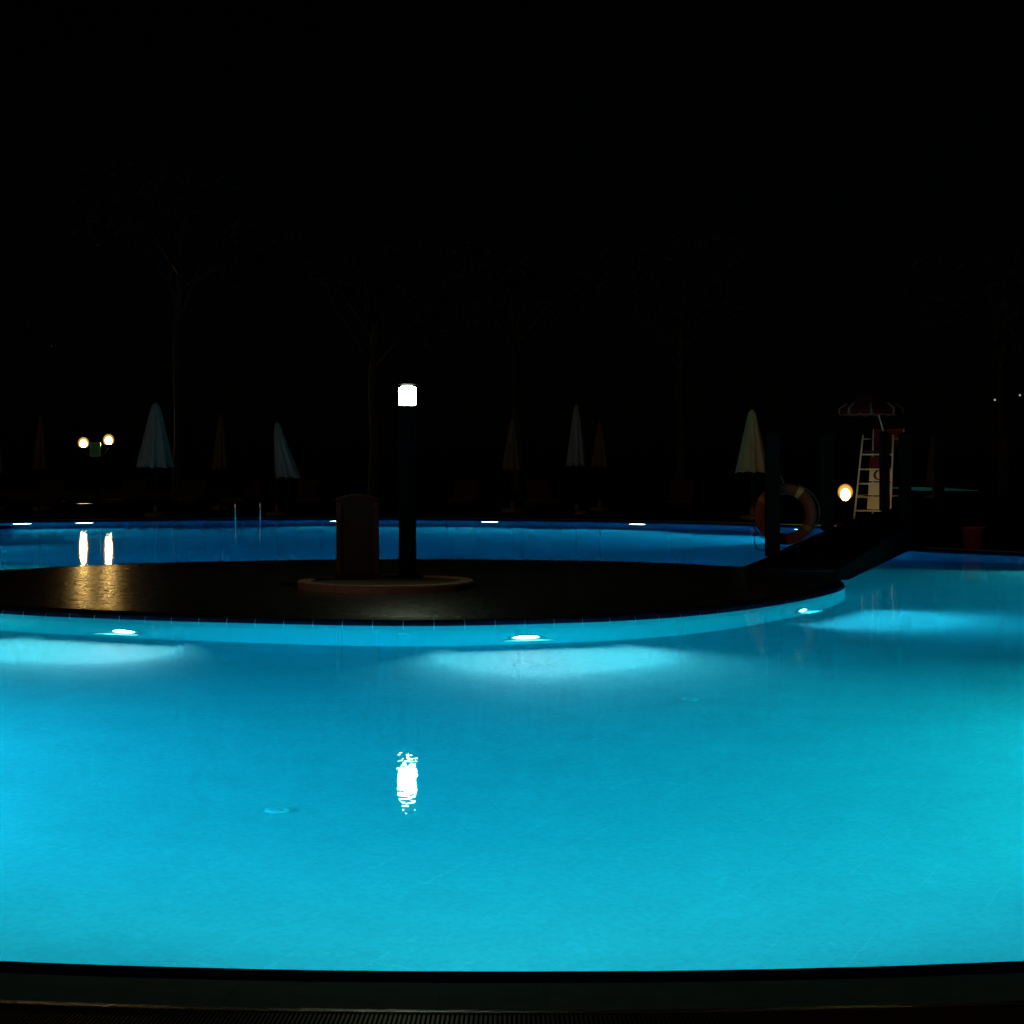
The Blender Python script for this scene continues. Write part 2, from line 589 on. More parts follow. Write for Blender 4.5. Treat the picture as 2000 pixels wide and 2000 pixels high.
def tile_between(name, P, Nn, seq, parent, mats, profile, inset=0.0002, sign=1.0):
    """one coping tile that follows outline vertices seq"""
    b = bmesh.new()
    rows = []
    for j, k in enumerate(seq):
        p, q = P[k].copy(), Nn[k] * sign
        t = Vector((-q.y, q.x))
        if j == 0:
            d = (P[seq[1]] - P[seq[0]]).normalized()
            p = p + d * inset
        if j == len(seq) - 1:
            d = (P[seq[-1]] - P[seq[-2]]).normalized()
            p = p - d * inset
        rows.append([b.verts.new((p.x + q.x * o, p.y + q.y * o, z)) for o, z in profile] +
                    [b.verts.new((p.x + q.x * profile[-1][0], p.y + q.y * profile[-1][0], -0.02))])
    m = len(rows[0])
    for r0, r1 in zip(rows, rows[1:]):
        for i in range(m - 1):
            f = b.faces.new((r0[i], r1[i], r1[i + 1], r0[i + 1]))
            f.material_index = 0 if (i + 1 < len(profile) and profile[i + 1][0] <= 0.195) else 1
    b.faces.new(rows[0])
    b.faces.new(rows[-1][::-1])
    return mesh_obj(name, b, mats, parent)

# near tiles, 0.265 m long
ring_len = 0.12
seqs = []
ks_line = ks[:]
step_v = 2
# finer vertices on the near arc
arc = []
A0, A1 = -13.2, 13.2
tile_deg = math.degrees(0.265 / 10.0)
a = A0
while a < A1:
    seq = [Vector((10 * math.sin(R(a + tile_deg * j / 3)), 15 - 10 * math.cos(R(a + tile_deg * j / 3)))) for j in range(4)]
    nn = [(p - Vector((0, 15))).normalized() for p in seq]
    jit = random.uniform(-0.0005, 0.0005)
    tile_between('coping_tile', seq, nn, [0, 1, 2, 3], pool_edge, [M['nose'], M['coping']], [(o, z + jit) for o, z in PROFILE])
    a += tile_deg

# lip and overflow grate behind the near tiles
def arc_strip(name, r0, r1, z0, z1, material, parent, a0=A0, a1=A1, nseg=60):
    b = bmesh.new()
    prof = [(r0, z0 - 0.05), (r0, z0), (r1, z1), (r1, z1 - 0.05)]
    rr = []
    for i in range(nseg + 1):
        ang = R(a0 + (a1 - a0) * i / nseg)
        rr.append([b.verts.new((r * math.sin(ang), 15 - r * math.cos(ang), z)) for r, z in prof])
    for p, q in zip(rr, rr[1:]):
        for i in range(3):
            b.faces.new((p[i], q[i], q[i + 1], p[i + 1]))
    return mesh_obj(name, b, material, parent)
grate = thing('overflow_grate', 'brown slatted overflow grate behind the near pool edge', 'grate', (0, 0, 0))
arc_strip('lip', 10.453, 10.49, 0.054, 0.058, M['lip'], grate)
arc_strip('rim', 10.74, 10.78, 0.056, 0.056, M['lip'], grate)
b = bmesh.new()
ang = A0
while ang < A1:
    rot = Matrix.Rotation(R(ang), 4, 'Z')
    c = Vector((10.615 * math.sin(R(ang)), 15 - 10.615 * math.cos(R(ang)), 0.049))
    box(b, c, (0.0066, 0.25, 0.014), rot=rot)
    ang += math.degrees(0.012 / 10.6)
sl = mesh_obj('slats', b, M['grate'], grate)
sl['kind'] = 'stuff'

# island top with its own tiles
isl_n = normals(isl)
bm = bmesh.new()
flat(bm, [offset(isl, -0.27)], 0.052)
wall_strip(bm, isl, [(-0.09, 0.035), (-0.19, 0.044), (-0.275, 0.046)])
island = mesh_obj('island', bm, [M['island_paving']])
struct(island)
N_I = len(isl)
bm = bmesh.new()
wall_strip(bm, isl, [(0.002, -0.03), (-0.003, 0.0), (-0.014, 0.0275), (-0.042, 0.042), (-0.10, 0.045)])
mesh_obj('grout_bed', bm, M['light_grout'], island)
IPROF = [(-0.004, -0.03), (0.0, 0.0), (0.012, 0.03), (0.04, 0.046), (0.19, 0.053), (0.27, 0.055)]
per = 4
k = 0
while k < N_I:
    seq = [(k + j) % N_I for j in range(min(per, N_I - k) + 1)]
    P = [isl[i] for i in seq]
    Q = [isl_n[i] for i in seq]
    jit = random.uniform(-0.0012, 0.0012)
    tile_between('coping_tile', P, Q, list(range(len(seq))), island, [M['island_nose'], M['island_paving']], [(o, z + jit) for o, z in IPROF], sign=-1.0, inset=0.0035)
    k += per

# ------------------------------------------------------------------ underwater lamps
def pool_lamp(poly, nrm, i, depth, inward, label, energy, half, tilt=0.0, group=None, colour=(1.0, 0.97, 0.88), lens=0.115, name='underwater_lamp', blend=0.25, visor=False):
    p = poly[i]
    q = nrm[i] * inward                 # into the water
    root = thing(name, label, 'pool lamp', (p.x + q.x * 0.004, p.y + q.y * 0.004, -depth), math.atan2(q.y, q.x) - PI / 2, group)
    # local +Y points into the water
    b = bmesh.new()
    lathe(b, [(lens + 0.0, 0.0), (lens + 0.045, 0.0), (lens + 0.04, 0.018), (lens + 0.004, 0.03), (lens, 0.012), (lens, 0.0)], 24)
    bmesh.ops.rotate(b, matrix=Matrix.Rotation(-PI / 2, 3, 'X'), verts=b.verts)
    mesh_obj('bezel', b, M['bezel'], root, True)
    b = bmesh.new()
    lathe(b, [(lens, 0.008), (lens * 0.7, 0.024), (lens * 0.3, 0.03), (0.0, 0.031)], 24)
    bmesh.ops.rotate(b, matrix=Matrix.Rotation(-PI / 2, 3, 'X'), verts=b.verts)
    mesh_obj('lens', b, M['lens'], root, True)
    if visor:
        b = bmesh.new()
        box(b, (0, 0.081, -0.135), (0.46, 0.162, 0.012), 0.003)
        mesh_obj('niche_sill', b, M['wall_mosaic'], root)
    ld = bpy.data.lights.new('pool_light', 'SPOT')
    ld.energy = energy
    ld.color = colour
    ld.spot_size = 2 * half
    ld.spot_blend = blend
    ld.shadow_soft_size = 0.05
    lo = bpy.data.objects.new('pool_light', ld)
    COL.objects.link(lo)
    lo.parent = root
    lo.location = (0, 0.06, 0)
    lo.rotation_euler = (PI / 2 - tilt, 0, 0)       # spot looks along -Z -> +Y
    return root

EI = 900
for xp, lab in ((245, 'lit underwater lamp in the island wall below the gold streaks'),
                (1037, 'lit underwater lamp in the island wall, between the small nozzle and the life ring'),
                (1566, 'small lit underwater lamp in the island wall by the foot of the bridge')):
    pool_lamp(isl, isl_n, at_bearing(isl, xp, False), 1.0, 1.0, lab, EI * (1.5 if xp < 1500 else 1.1), R(62), tilt=R(54), group='lamps in the island wall', blend=1.0, colour=(3.2, 1.0, 0.92) if xp < 1500 else (0.6, 0.85, 1.0), visor=True)
# the back of the island lights the far basin
for xp in (60, 560, 1150):
    pool_lamp(isl, isl_n, at_bearing(isl, xp, True), 1.0, 1.0, 'underwater lamp in the far side of the island wall', EI * 0.5, R(43), tilt=R(4), group='lamps behind the island')
EF = 700
for xp, lab in ((38, 'bright underwater lamp in the far wall beside the dark promontory'),
                (163, 'underwater lamp in the far wall straight below the twin globe lamp'),
                (653, 'underwater lamp in the far wall beside the maroon box'),
                (953, 'underwater lamp in the far wall below the brown folded parasol'),
                (1237, 'wide bright underwater lamp in the far wall past the paired parasols')):
    pool_lamp(outer, ns_o, at_bearing(outer, xp, True), 0.5, -1.0, lab, EF * (0.7 if xp < 700 else 1.15), R(50), tilt=R(16), group='lamps in the far wall', lens=0.2)
pool_lamp(outer, ns_o, min(range(N_O), key=lambda k: (outer[k] - Vector((-10.2, 35.3))).length), 0.6, -1.0,
          'small underwater lamp just below the dark promontory', EF * 0.4, R(43), tilt=R(4), lens=0.09)
for tgt in ((6.6, 33.4), (5.85, 36.4)):
    pool_lamp(outer, ns_o, min(range(N_O), key=lambda k: (outer[k] - Vector(tgt)).length), 0.8, -1.0,
              'underwater lamp in the pool wall behind the bridge', EF * 1.6, R(43), tilt=R(4), group='lamps behind the bridge')
for tgt, e in (((8.9, 23.9), 0.8), ((9.7, 19.8), 0.8), ((8.4, 15.6), 0.8)):
    pool_lamp(outer, ns_o, min(range(N_O), key=lambda k: (outer[k] - Vector(tgt)).length), 0.9, -1.0,
              'underwater lamp in the curved pool wall past the bridge', EI * e * 1.1, R(43), tilt=R(4), group='lamps past the bridge')
for tgt in ((-8.6, 15.2), (-10.7, 20.5), (-11.2, 25.0), (-11.2, 30.0)):
    pool_lamp(outer, ns_o, min(range(N_O), key=lambda k: (outer[k] - Vector(tgt)).length), 0.9, -1.0,
              'underwater lamp in the pool wall on the twin lamp side', EI * 1.0, R(43), tilt=R(4), group='lamps on the twin lamp side')
for ang in (-15, -5, 5, 15):
    tgt = Vector((10 * math.sin(R(ang)), 15 - 10 * math.cos(R(ang))))
    pool_lamp(outer, ns_o, min(range(N_O), key=lambda k: (outer[k] - tgt).length), 0.3, -1.0,
              'underwater lamp under the near pool edge', 270, R(49), tilt=R(9), group='lamps under the near pool edge', blend=1.0)
for tgt in ((5.75, 8.2), (6.6, 11.2), (-5.75, 8.2), (-6.5, 11.0)):
    pool_lamp(outer, ns_o, min(range(N_O), key=lambda k: (outer[k] - Vector(tgt)).length), 0.7, -1.0,
              'underwater lamp in the side wall of the near basin', 2200 if tgt[1] < 9 else 1450, R(47), tilt=R(7), group='side lamps of the near basin', blend=0.8, colour=(0.7, 1.0, 0.74) if tgt[0] > 0 else (0.85, 0.93, 1.0))

# small fittings under water
def nozzle(i, depth, label):
    p, q = isl[i], isl_n[i]
    root = thing('wall_nozzle', label, 'nozzle', (p.x + q.x * 0.002, p.y + q.y * 0.002, -depth), math.atan2(q.y, q.x) - PI / 2)
    b = bmesh.new()
    lathe(b, [(0.016, 0.0), (0.055, 0.0), (0.05, 0.02), (0.022, 0.028), (0.016, 0.01)], 20)
    bmesh.ops.rotate(b, matrix=Matrix.Rotation(-PI / 2, 3, 'X'), verts=b.verts)
    mesh_obj('flange', b, M['nozzle'], root, True)
    b = bmesh.new()
    lathe(b, [(0.016, 0.0), (0.016, 0.012), (0.0, 0.014)], 16)
    bmesh.ops.rotate(b, matrix=Matrix.Rotation(-PI / 2, 3, 'X'), verts=b.verts)
    mesh_obj('eyeball', b, M['bezel'], root, True)
nozzle(at_bearing(isl, 790, False), 0.6, 'small white inlet nozzle in the island wall below the lamp column')
def drain(x, y, label):
    root = thing('floor_drain', label, 'drain', (x, y, -DEPTH + 0.003))
    b = bmesh.new()
    lathe(b, [(0.042, 0.0), (0.064, 0.0), (0.062, 0.005), (0.046, 0.006), (0.042, 0.004)], 28)
    mesh_obj('flange', b, M['pale_mosaic'], root, True)
    b = bmesh.new()
    lathe(b, [(0.042, 0.003), (0.03, 0.006), (0.0, 0.007)], 20)
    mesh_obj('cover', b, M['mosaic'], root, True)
drain(-1.18, 9.0, 'ring shaped floor drain in the open water near the lamp reflection')
drain(1.23, 12.4, 'faint floor drain in front of the bright island lamp')

# ------------------------------------------------------------------ island furniture
PED_C = Vector((-1.35, 19.2))
b = bmesh.new()
lathe(b, [(0.93, 0.0), (0.94, 0.02), (0.94, 0.062), (0.925, 0.075), (0.80, 0.078), (0.79, 0.066), (0.0, 0.066)], 64)
ped = thing('planter_disc', 'low round terracotta plinth on the island under the lamp column', 'plinth', (PED_C.x, PED_C.y, 0.052))
b.free()
NB = 30
rim_me = None
for i in range(NB):
    b = bmesh.new()
    a0, a1 = 2 * PI * i / NB + 0.002, 2 * PI * (i + 1) / NB - 0.002
    prof = [(0.80, 0.0), (0.94, 0.0), (0.945, 0.06), (0.932, 0.076), (0.81, 0.078), (0.80, 0.07)]
    rr = []
    for s in range(4):
        th = a0 + (a1 - a0) * s / 3
        rr.append([b.verts.new((r * math.cos(th), r * math.sin(th), z)) for r, z in prof])
    for p, q in zip(rr, rr[1:]):
        for k in range(6):
            b.faces.new((p[k], q[k], q[(k + 1) % 6], p[(k + 1) % 6]))
    b.faces.new(rr[0]); b.faces.new(rr[-1][::-1])
    mesh_obj('brick', b, M['terracotta'], ped)
b = bmesh.new()
lathe(b, [(0.935, 0.0), (0.935, 0.055), (0.0, 0.062)], 48)
mesh_obj('core', b, M['base_stone'], ped)

# maroon box with an arched top
PZ = 0.052 + 0.062
def arch_prism(b, w, h, rise, y0, y1, seg=12):
    prof = [(-w / 2, 0), (w / 2, 0), (w / 2, h)]
    for s in range(1, seg):
        t = s / seg
        xx = w / 2 - w * t
        prof.append((xx, h + rise * (1 - (2 * t - 1) ** 2)))
    prof.append((-w / 2, h))
    f0 = [b.verts.new((x, y0, z)) for x, z in prof]
    f1 = [b.verts.new((x, y1, z)) for x, z in prof]
    b.faces.new(f0); b.faces.new(f1[::-1])
    m = len(prof)
    for k in range(m):
        b.faces.new((f0[k], f0[(k + 1) % m], f1[(k + 1) % m], f1[k]))
bx = thing('arched_box', 'waist high maroon box with an arched top beside the lamp column', 'box', (-1.70, 19.72, PZ), R(7))
b = bmesh.new(); arch_prism(b, 0.42, 0.84, 0.05, -0.12, 0.17); mesh_obj('body', b, M['maroon'], bx)
for s in (-1, 1):
    b = bmesh.new(); box(b, (s * 0.205, 0.02, 0.415), (0.05, 0.34, 0.83), 0.008); mesh_obj('side_post', b, M['maroon_frame'], bx)
b = bmesh.new(); arch_prism(b, 0.48, 0.02, 0.05, -0.16, 0.2)
bmesh.ops.translate(b, vec=(0, 0, 0.85), verts=b.verts)
mesh_obj('lid', b, M['maroon'], bx)
b = bmesh.new(); box(b, (0, 0.02, 0.03), (0.50, 0.38, 0.06), 0.006); mesh_obj('plinth', b, M['maroon'], bx)
b = bmesh.new(); sphere(b, (0.15, -0.13, 0.16), 0.009); mesh_obj('knob', b, M['chrome'], bx)

# lamp column
lc = thing('lamp_column', 'black lamp column with a glowing white lantern on the island', 'lamp', (-1.155, 19.8, PZ - 0.0))
lz = EYE + 118 / 176.7 - PZ          # lantern centre height
b = bmesh.new()
lathe(b, [(0.13, 0.0), (0.13, 0.02), (0.098, 0.03), (0.096, lz - 0.16), (0.10, lz - 0.155), (0.10, lz - 0.12), (0.0, lz - 0.12)], 28)
mesh_obj('post', b, M['black_post'], lc, True)
b = bmesh.new()
lathe(b, [(0.0, lz - 0.112), (0.088, lz - 0.11), (0.094, lz - 0.1), (0.094, lz + 0.08), (0.07, lz + 0.096), (0.0, lz + 0.102)], 28)
mesh_obj('lantern_glass', b, M['lantern'], lc, True)
for k in range(4):
    th = R(45 + 90 * k)
    b = bmesh.new()
    tube(b, [(0.104 * math.cos(th), 0.104 * math.sin(th), lz - 0.13), (0.104 * math.cos(th), 0.104 * math.sin(th), lz + 0.125)], 0.004, 6)
    mesh_obj('cage_bar', b, M['black_post'], lc)
b = bmesh.new()
lathe(b, [(0.0, lz + 0.12), (0.11, lz + 0.12), (0.108, lz + 0.135), (0.04, lz + 0.165), (0.0, lz + 0.17)], 28)
mesh_obj('cap', b, M['black_post'], lc, True)

# ------------------------------------------------------------------ bridge and its posts
BA = Vector((3.68, 20.1))
BD = Vector((0.315, 0.949)).normalized()
BP = Vector((BD.y, -BD.x))
BW = 1.03
def bz(t):
    for (t0, z0), (t1, z1) in zip(BZ, BZ[1:]):
        if t <= t1:
            return z0 + (z1 - z0) * max(0, (t - t0)) / (t1 - t0)
    return BZ[-1][1]
BZ = [(-0.5, 0.20), (0.3, 0.224), (1.5, 0.236), (2.6, 0.29), (5.5, 0.355), (8.8, 0.435), (18.5, 0.47)]
def bpt(t, side):
    p = BA + BD * t - BP * (BW if side == 'far' else 0.0)
    return p
bridge = thing('footbridge', 'long dark timber footbridge rising from the island to the terrace', 'bridge', (0, 0, 0))
T0, T1 = -0.25, 18.3
nb = int((T1 - T0) / 0.145)
yaw = math.atan2(BD.y, BD.x) - PI / 2
for i in range(nb):
    t = T0 + (i + 0.5) * 0.145
    tl = max(t, 0.32)
    mid = BA + BD * t - BP * BW / 2
    slope = math.atan2(bz(t + 0.07) - bz(t - 0.07), 0.14)
    b = bmesh.new()
    box(b, (0, 0, 0), (BW + 0.04, 0.137, 0.035), 0.004)
    o = mesh_obj('plank', b, M['wood'], bridge)
    o.location = (mid.x, mid.y, bz(t) - 0.0175 + random.uniform(-0.002, 0.002))
    o.rotation_euler = (slope, 0, yaw)
for side in ('near', 'far'):
    b = bmesh.new()
    rows = []
    off = -0.03 if side == 'near' else 0.03
    for i in range(40):
        t = T0 + (T1 - T0) * i / 39
        p = bpt(t, side) + BP * off
        ztop = bz(t) - 0.037
        zb = 0.02 if t > 0.45 else 0.058
        rows.append([b.verts.new((p.x + BP.x * s, p.y + BP.y * s, z)) for s, z in ((-0.025, zb), (0.025, zb), (0.025, ztop), (-0.025, ztop))])
    for r0, r1 in zip(rows, rows[1:]):
        for j in range(4):
            b.faces.new((r0[j], r0[(j + 1) % 4], r1[(j + 1) % 4], r1[j]))
    b.faces.new(rows[0]); b.faces.new(rows[-1][::-1])
    mesh_obj('side_beam', b, M['wood'], bridge)
b = bmesh.new()
p = BA + BD * (T0 + 0.02) - BP * BW / 2
box(b, (p.x, p.y, 0.5 * (0.058 + bz(T0) - 0.037)), (BW - 0.12, 0.04, bz(T0) - 0.037 - 0.058), rot=Matrix.Rotation(yaw, 4, 'Z'))
mesh_obj('end_board', b, M['wood'], bridge)
# piers under the deck carry it
for t in (9.0, 13.0, 17.0):
    b = bmesh.new()
    p = BA + BD * t - BP * BW / 2
    box(b, (p.x, p.y, (bz(t) - 0.04 - 1.5) / 2 if t < 6.2 else (bz(t) - 0.04 + 0.04) / 2),
        (0.7, 0.2, (bz(t) - 0.04 + 1.5) if t < 6.2 else (bz(t) - 0.08)), rot=Matrix.Rotation(yaw, 4, 'Z'))
    mesh_obj('pier', b, M['wood'], bridge)

def bridge_post(t, side, top):
    p = bpt(t, side) + BP * (0.0 if side == 'far' else -0.06)
    z0 = bz(t)
    h = top - z0
    b = bmesh.new()
    w = 0.158
    box(b, (0, 0, h / 2), (w, w, h), 0.01)
    o = mesh_obj('rail_post', b, M['wood'], bridge)
    o.location = (p.x, p.y, z0 - 0.002)
    o.rotation_euler = (0, 0, R(4))
    b = bmesh.new()
    lathe(b, [(0.12, 0.0), (0.125, 0.03), (0.0, 0.08)], 4)
    c = mesh_obj('post_cap', b, M['wood'], o)
    c.location = (0, 0, h)
    c.rotation_euler = (0, 0, R(45))
    return o
P1 = bpt(1.5, 'far')
for t, side, top in ((1.5, 'far', 1.72), (6.05, 'far', 1.75), (13.1, 'far', 1.85), (7.4, 'near', 1.75), (13.2, 'near', 1.85)):
    bridge_post(t, side, top)

# life ring hung behind the first post
RC = pd(1534, 1004, 22.02)
lr = thing('life_ring', 'orange red life ring hanging behind the first bridge post', 'life ring', RC, R(-6))
b = bmesh.new()
R1, R2 = 0.31, 0.07
for i in range(48):
    pass
def torus(b, R1, R2, a0=0.0, a1=2 * PI, n=48, m=14, fl=0.75):
    closed = abs(a1 - a0 - 2 * PI) < 1e-6
    rings = []
    for i in range(n if closed else n + 1):
        a = a0 + (a1 - a0) * i / n
        rings.append([b.verts.new(((R1 + R2 * math.cos(2 * PI * j / m)) * math.cos(a), fl * R2 * math.sin(2 * PI * j / m),
                                   (R1 + R2 * math.cos(2 * PI * j / m)) * math.sin(a))) for j in range(m)])
    L_ = len(rings)
    for i in range(L_ if closed else L_ - 1):
        r0, r1 = rings[i], rings[(i + 1) % L_]
        for j in range(m):
            b.faces.new((r0[j], r0[(j + 1) % m], r1[(j + 1) % m], r1[j]))
torus(b, R1, R2)
mesh_obj('ring', b, M['ring_red'], lr, True)
for a in (58, 148, 238, 328):
    b = bmesh.new()
    torus(b, R1, R2 + 0.002, R(a - 5.5), R(a + 5.5), 5, 14)
    mesh_obj('tape_band', b, M['tape'] if a == 58 else M['tape_dark'], lr, True)
b = bmesh.new()
pts = []
for i in range(60):
    a = R(148 + 280 * i / 59)
    seg = ((148 + 280 * i / 59) - 58) % 90
    rad = R1 + R2 + 0.012 + 0.05 * math.sin(R(seg * 2)) * 0.5
    pts.append((rad * math.cos(a), -0.01, rad * math.sin(a)))
tube(b, pts, 0.006, 6)
mesh_obj('grab_rope', b, M['rope'], lr, True)
b = bmesh.new()
tube(b, [(-0.36, 0.0, -0.08), (-0.375, 0, -0.2), (-0.372, 0.0, -0.35), (-0.35, 0, -0.43), (-0.29, 0, -0.45), (-0.2, 0, -0.44)], 0.007, 6)
mesh_obj('hanging_rope', b, M['rope'], lr, True)
b = bmesh.new()
tube(b, [(-0.02, -0.03, 0.37), (-0.06, -0.05, 0.46), (-0.12, -0.06, 0.56), (-0.15, -0.065, 0.60)], 0.008, 6)
mesh_obj('hook', b, M['rope'], lr, True)

# ------------------------------------------------------------------ parasols (folded)
def parasol(xp, ytop, ybot, d, wpx, label, canvas, lean=0.0, pleats=8, seed=0, group='folded parasols along the far terrace', cat='parasol'):
    rnd = random.Random(seed)
    s = 3500.0 / d
    X = (xp - 1000.0) / s
    zt = EYE - (ytop - 890) / s - TZ
    zb = EYE - (ybot - 890) / s - TZ
    rb = wpx / s / 2
    root = thing('parasol', label, cat, (X, d, TZ), 0.0, group)
    ph = [rnd.uniform(-0.5, 0.5) for _ in range(pleats)]
    am = [rnd.uniform(0.75, 1.25) for _ in range(pleats)]
    b = bmesh.new()
    prof = []
    H = zt - zb
    for i in range(19):
        u = i / 18
        if u < 0.06:
            r = rb * (0.10 + 0.16 * math.sqrt(u / 0.06))
        else:
            r = rb * (0.26 + 0.72 * ((u - 0.06) / 0.94) ** 0.92)
        prof.append((r, zt - u * H))
    prof.append((rb * 0.55, zb + 0.05))
    prof.append((0.03, zb + 0.1))
    def fn(th, r, z):
        u = (zt - z) / H
        k = int(th / (2 * PI) * pleats) % pleats
        w = math.cos(th * pleats + ph[k] * u)
        rr = r * (1 + (0.05 + 0.13 * u) * w * am[k])
        zz = z
        if u > 0.9:
            zz = z - 0.05 * (w > -0.2) * am[k] * (u - 0.9) * 6 * abs(w)
        return rr, zz, lean * u ** 1.2, 0.0
    lathe(b, prof, pleats * 8, fn=fn)
    mesh_obj('canopy', b, canvas, root, True)
    b = bmesh.new()
    tube(b, [(0, 0, 0.09), (0, 0, zt - 0.01)], 0.022, 10)
    mesh_obj('pole', b, M['pole'], root, True)
    b = bmesh.new()
    sphere(b, (0, 0, zt + 0.02), 0.03, 1.4, 12)
    mesh_obj('finial', b, M['pole'], root, True)
    b = bmesh.new()
    lathe(b, [(0.27, 0.0), (0.27, 0.06), (0.24, 0.09), (0.05, 0.10), (0.045, 0.26), (0.0, 0.26)], 24)
    mesh_obj('base', b, M['base_stone'], root)
    return root

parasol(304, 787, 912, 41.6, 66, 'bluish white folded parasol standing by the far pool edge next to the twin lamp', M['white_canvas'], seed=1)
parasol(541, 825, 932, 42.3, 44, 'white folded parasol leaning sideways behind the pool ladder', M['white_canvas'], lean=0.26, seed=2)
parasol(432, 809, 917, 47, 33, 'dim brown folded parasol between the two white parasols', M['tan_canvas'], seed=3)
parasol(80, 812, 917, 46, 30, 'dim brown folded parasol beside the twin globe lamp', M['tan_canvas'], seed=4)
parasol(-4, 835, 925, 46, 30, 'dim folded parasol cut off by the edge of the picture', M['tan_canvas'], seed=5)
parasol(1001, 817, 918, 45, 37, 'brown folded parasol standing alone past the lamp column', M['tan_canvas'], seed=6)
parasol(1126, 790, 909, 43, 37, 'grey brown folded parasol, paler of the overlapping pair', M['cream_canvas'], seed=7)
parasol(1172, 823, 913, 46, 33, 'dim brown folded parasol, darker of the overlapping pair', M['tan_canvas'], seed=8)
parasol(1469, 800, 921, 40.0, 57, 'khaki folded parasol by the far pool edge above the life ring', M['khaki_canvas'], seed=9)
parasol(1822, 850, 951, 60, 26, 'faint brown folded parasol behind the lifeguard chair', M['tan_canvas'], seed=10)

# ------------------------------------------------------------------ sun loungers
def lounger_proto(x, d, rz, label):
    root = thing('sun_lounger', label, 'sun lounger', (x, d, TZ), rz, 'dark red loungers along the far terrace')
    b = bmesh.new()
    for s in (-1, 1):
        box(b, (s * 0.31, 0, 0.27), (0.05, 1.9, 0.06), 0.008)
    for yy in (-0.93, 0.93):
        box(b, (0, yy, 0.27), (0.572, 0.05, 0.05))
    mesh_obj('frame', b, M['lounger'], root)
    for sx in (-1, 1):
        for yy in (-0.75, 0.75):
            b = bmesh.new()
            box(b, (sx * 0.31, yy, 0.12), (0.045, 0.06, 0.24))
            mesh_obj('leg', b, M['lounger'], root)
    b = bmesh.new()
    box(b, (0, -0.3, 0.345), (0.6, 1.25, 0.08), 0.03)
    mesh_obj('seat_cushion', b, M['cushion'], root)
    b = bmesh.new()
    box(b, (0, 0.56, 0.55), (0.6, 0.72, 0.08), 0.03, rot=Matrix.Rotation(R(45), 4, 'X'))
    mesh_obj('back_cushion', b, M['cushion'], root)
    return root
LL = [(95, 43.2, 8, 'dim red lounger between the brown parasol and the twin lamp'),
      (245, 43.0, -6, 'dim red lounger in front of the bluish white parasol'),
      (372, 43.4, 4, 'dim red lounger between the bluish white and the brown parasol'),
      (475, 43.6, -9, 'dim red lounger behind the pool ladder'),
      (605, 43.2, 5, 'dim red lounger past the leaning white parasol'),
      (905, 43.5, -5, 'dim red lounger past the lamp column'),
      (1060, 43.0, 7, 'dim red lounger between the lone brown parasol and the pair'),
      (1330, 42.6, -8, 'dim red lounger before the khaki parasol')]
proto = None
for xp, d, rz, lab in LL:
    X = (xp - 1000) / 3500 * d
    if proto is None:
        proto = lounger_proto(X, d, R(rz), lab)
        continue
    r = proto.copy()
    COL.objects.link(r)
    r.location = (X, d, TZ)
    r.rotation_euler = (0, 0, R(rz))
    r['label'] = lab
    for ch in list(proto.children):
        c = ch.copy()
        COL.objects.link(c)
        c.parent = r

# low table
tb = thing('side_table', 'low dark side table below the twin globe lamp', 'table', (-9.78, 41.0, TZ))
b = bmesh.new(); lathe(b, [(0.0, 0.30), (0.2, 0.30), (0.205, 0.31), (0.2, 0.32), (0.0, 0.32)], 28); mesh_obj('table_top', b, M['table'], tb)
b = bmesh.new(); tube(b, [(0, 0, 0.02), (0, 0, 0.3)], 0.025, 10); mesh_obj('stem', b, M['lounger'], tb, True)
b = bmesh.new(); lathe(b, [(0.14, 0.0), (0.13, 0.015), (0.0, 0.03)], 20); mesh_obj('foot', b, M['lounger'], tb)

# ------------------------------------------------------------------ pool ladder
ip = at_bearing(outer, 474, True)
lp, lq = outer[ip], -ns_o[ip]
lad = thing('pool_ladder', 'steel pool ladder with two upright rails at the far edge', 'ladder', (lp.x, lp.y, 0.0), math.atan2(lq.y, lq.x) - PI / 2)
for s in (-1, 1):
    b = bmesh.new()
    pts = [(s * 0.275, -0.50, 0.045), (s * 0.275, -0.50, 0.34)]
    for k in range(0, 9):
        th = R(180 - 22.5 * k)
        pts.append((s * 0.275, -0.20 + 0.30 * math.cos(th), 0.36 + 0.155 * math.sin(th)))
    pts += [(s * 0.275, 0.10, 0.2), (s * 0.275, 0.10, -1.15)]
    tube(b, pts, 0.021, 10)
    mesh_obj('rail', b, M['chrome'], lad, True)
for k in range(4):
    b = bmesh.new(); box(b, (0, 0.10, -0.22 - 0.27 * k), (0.53, 0.075, 0.025), 0.006); mesh_obj('step', b, M['chrome'], lad)

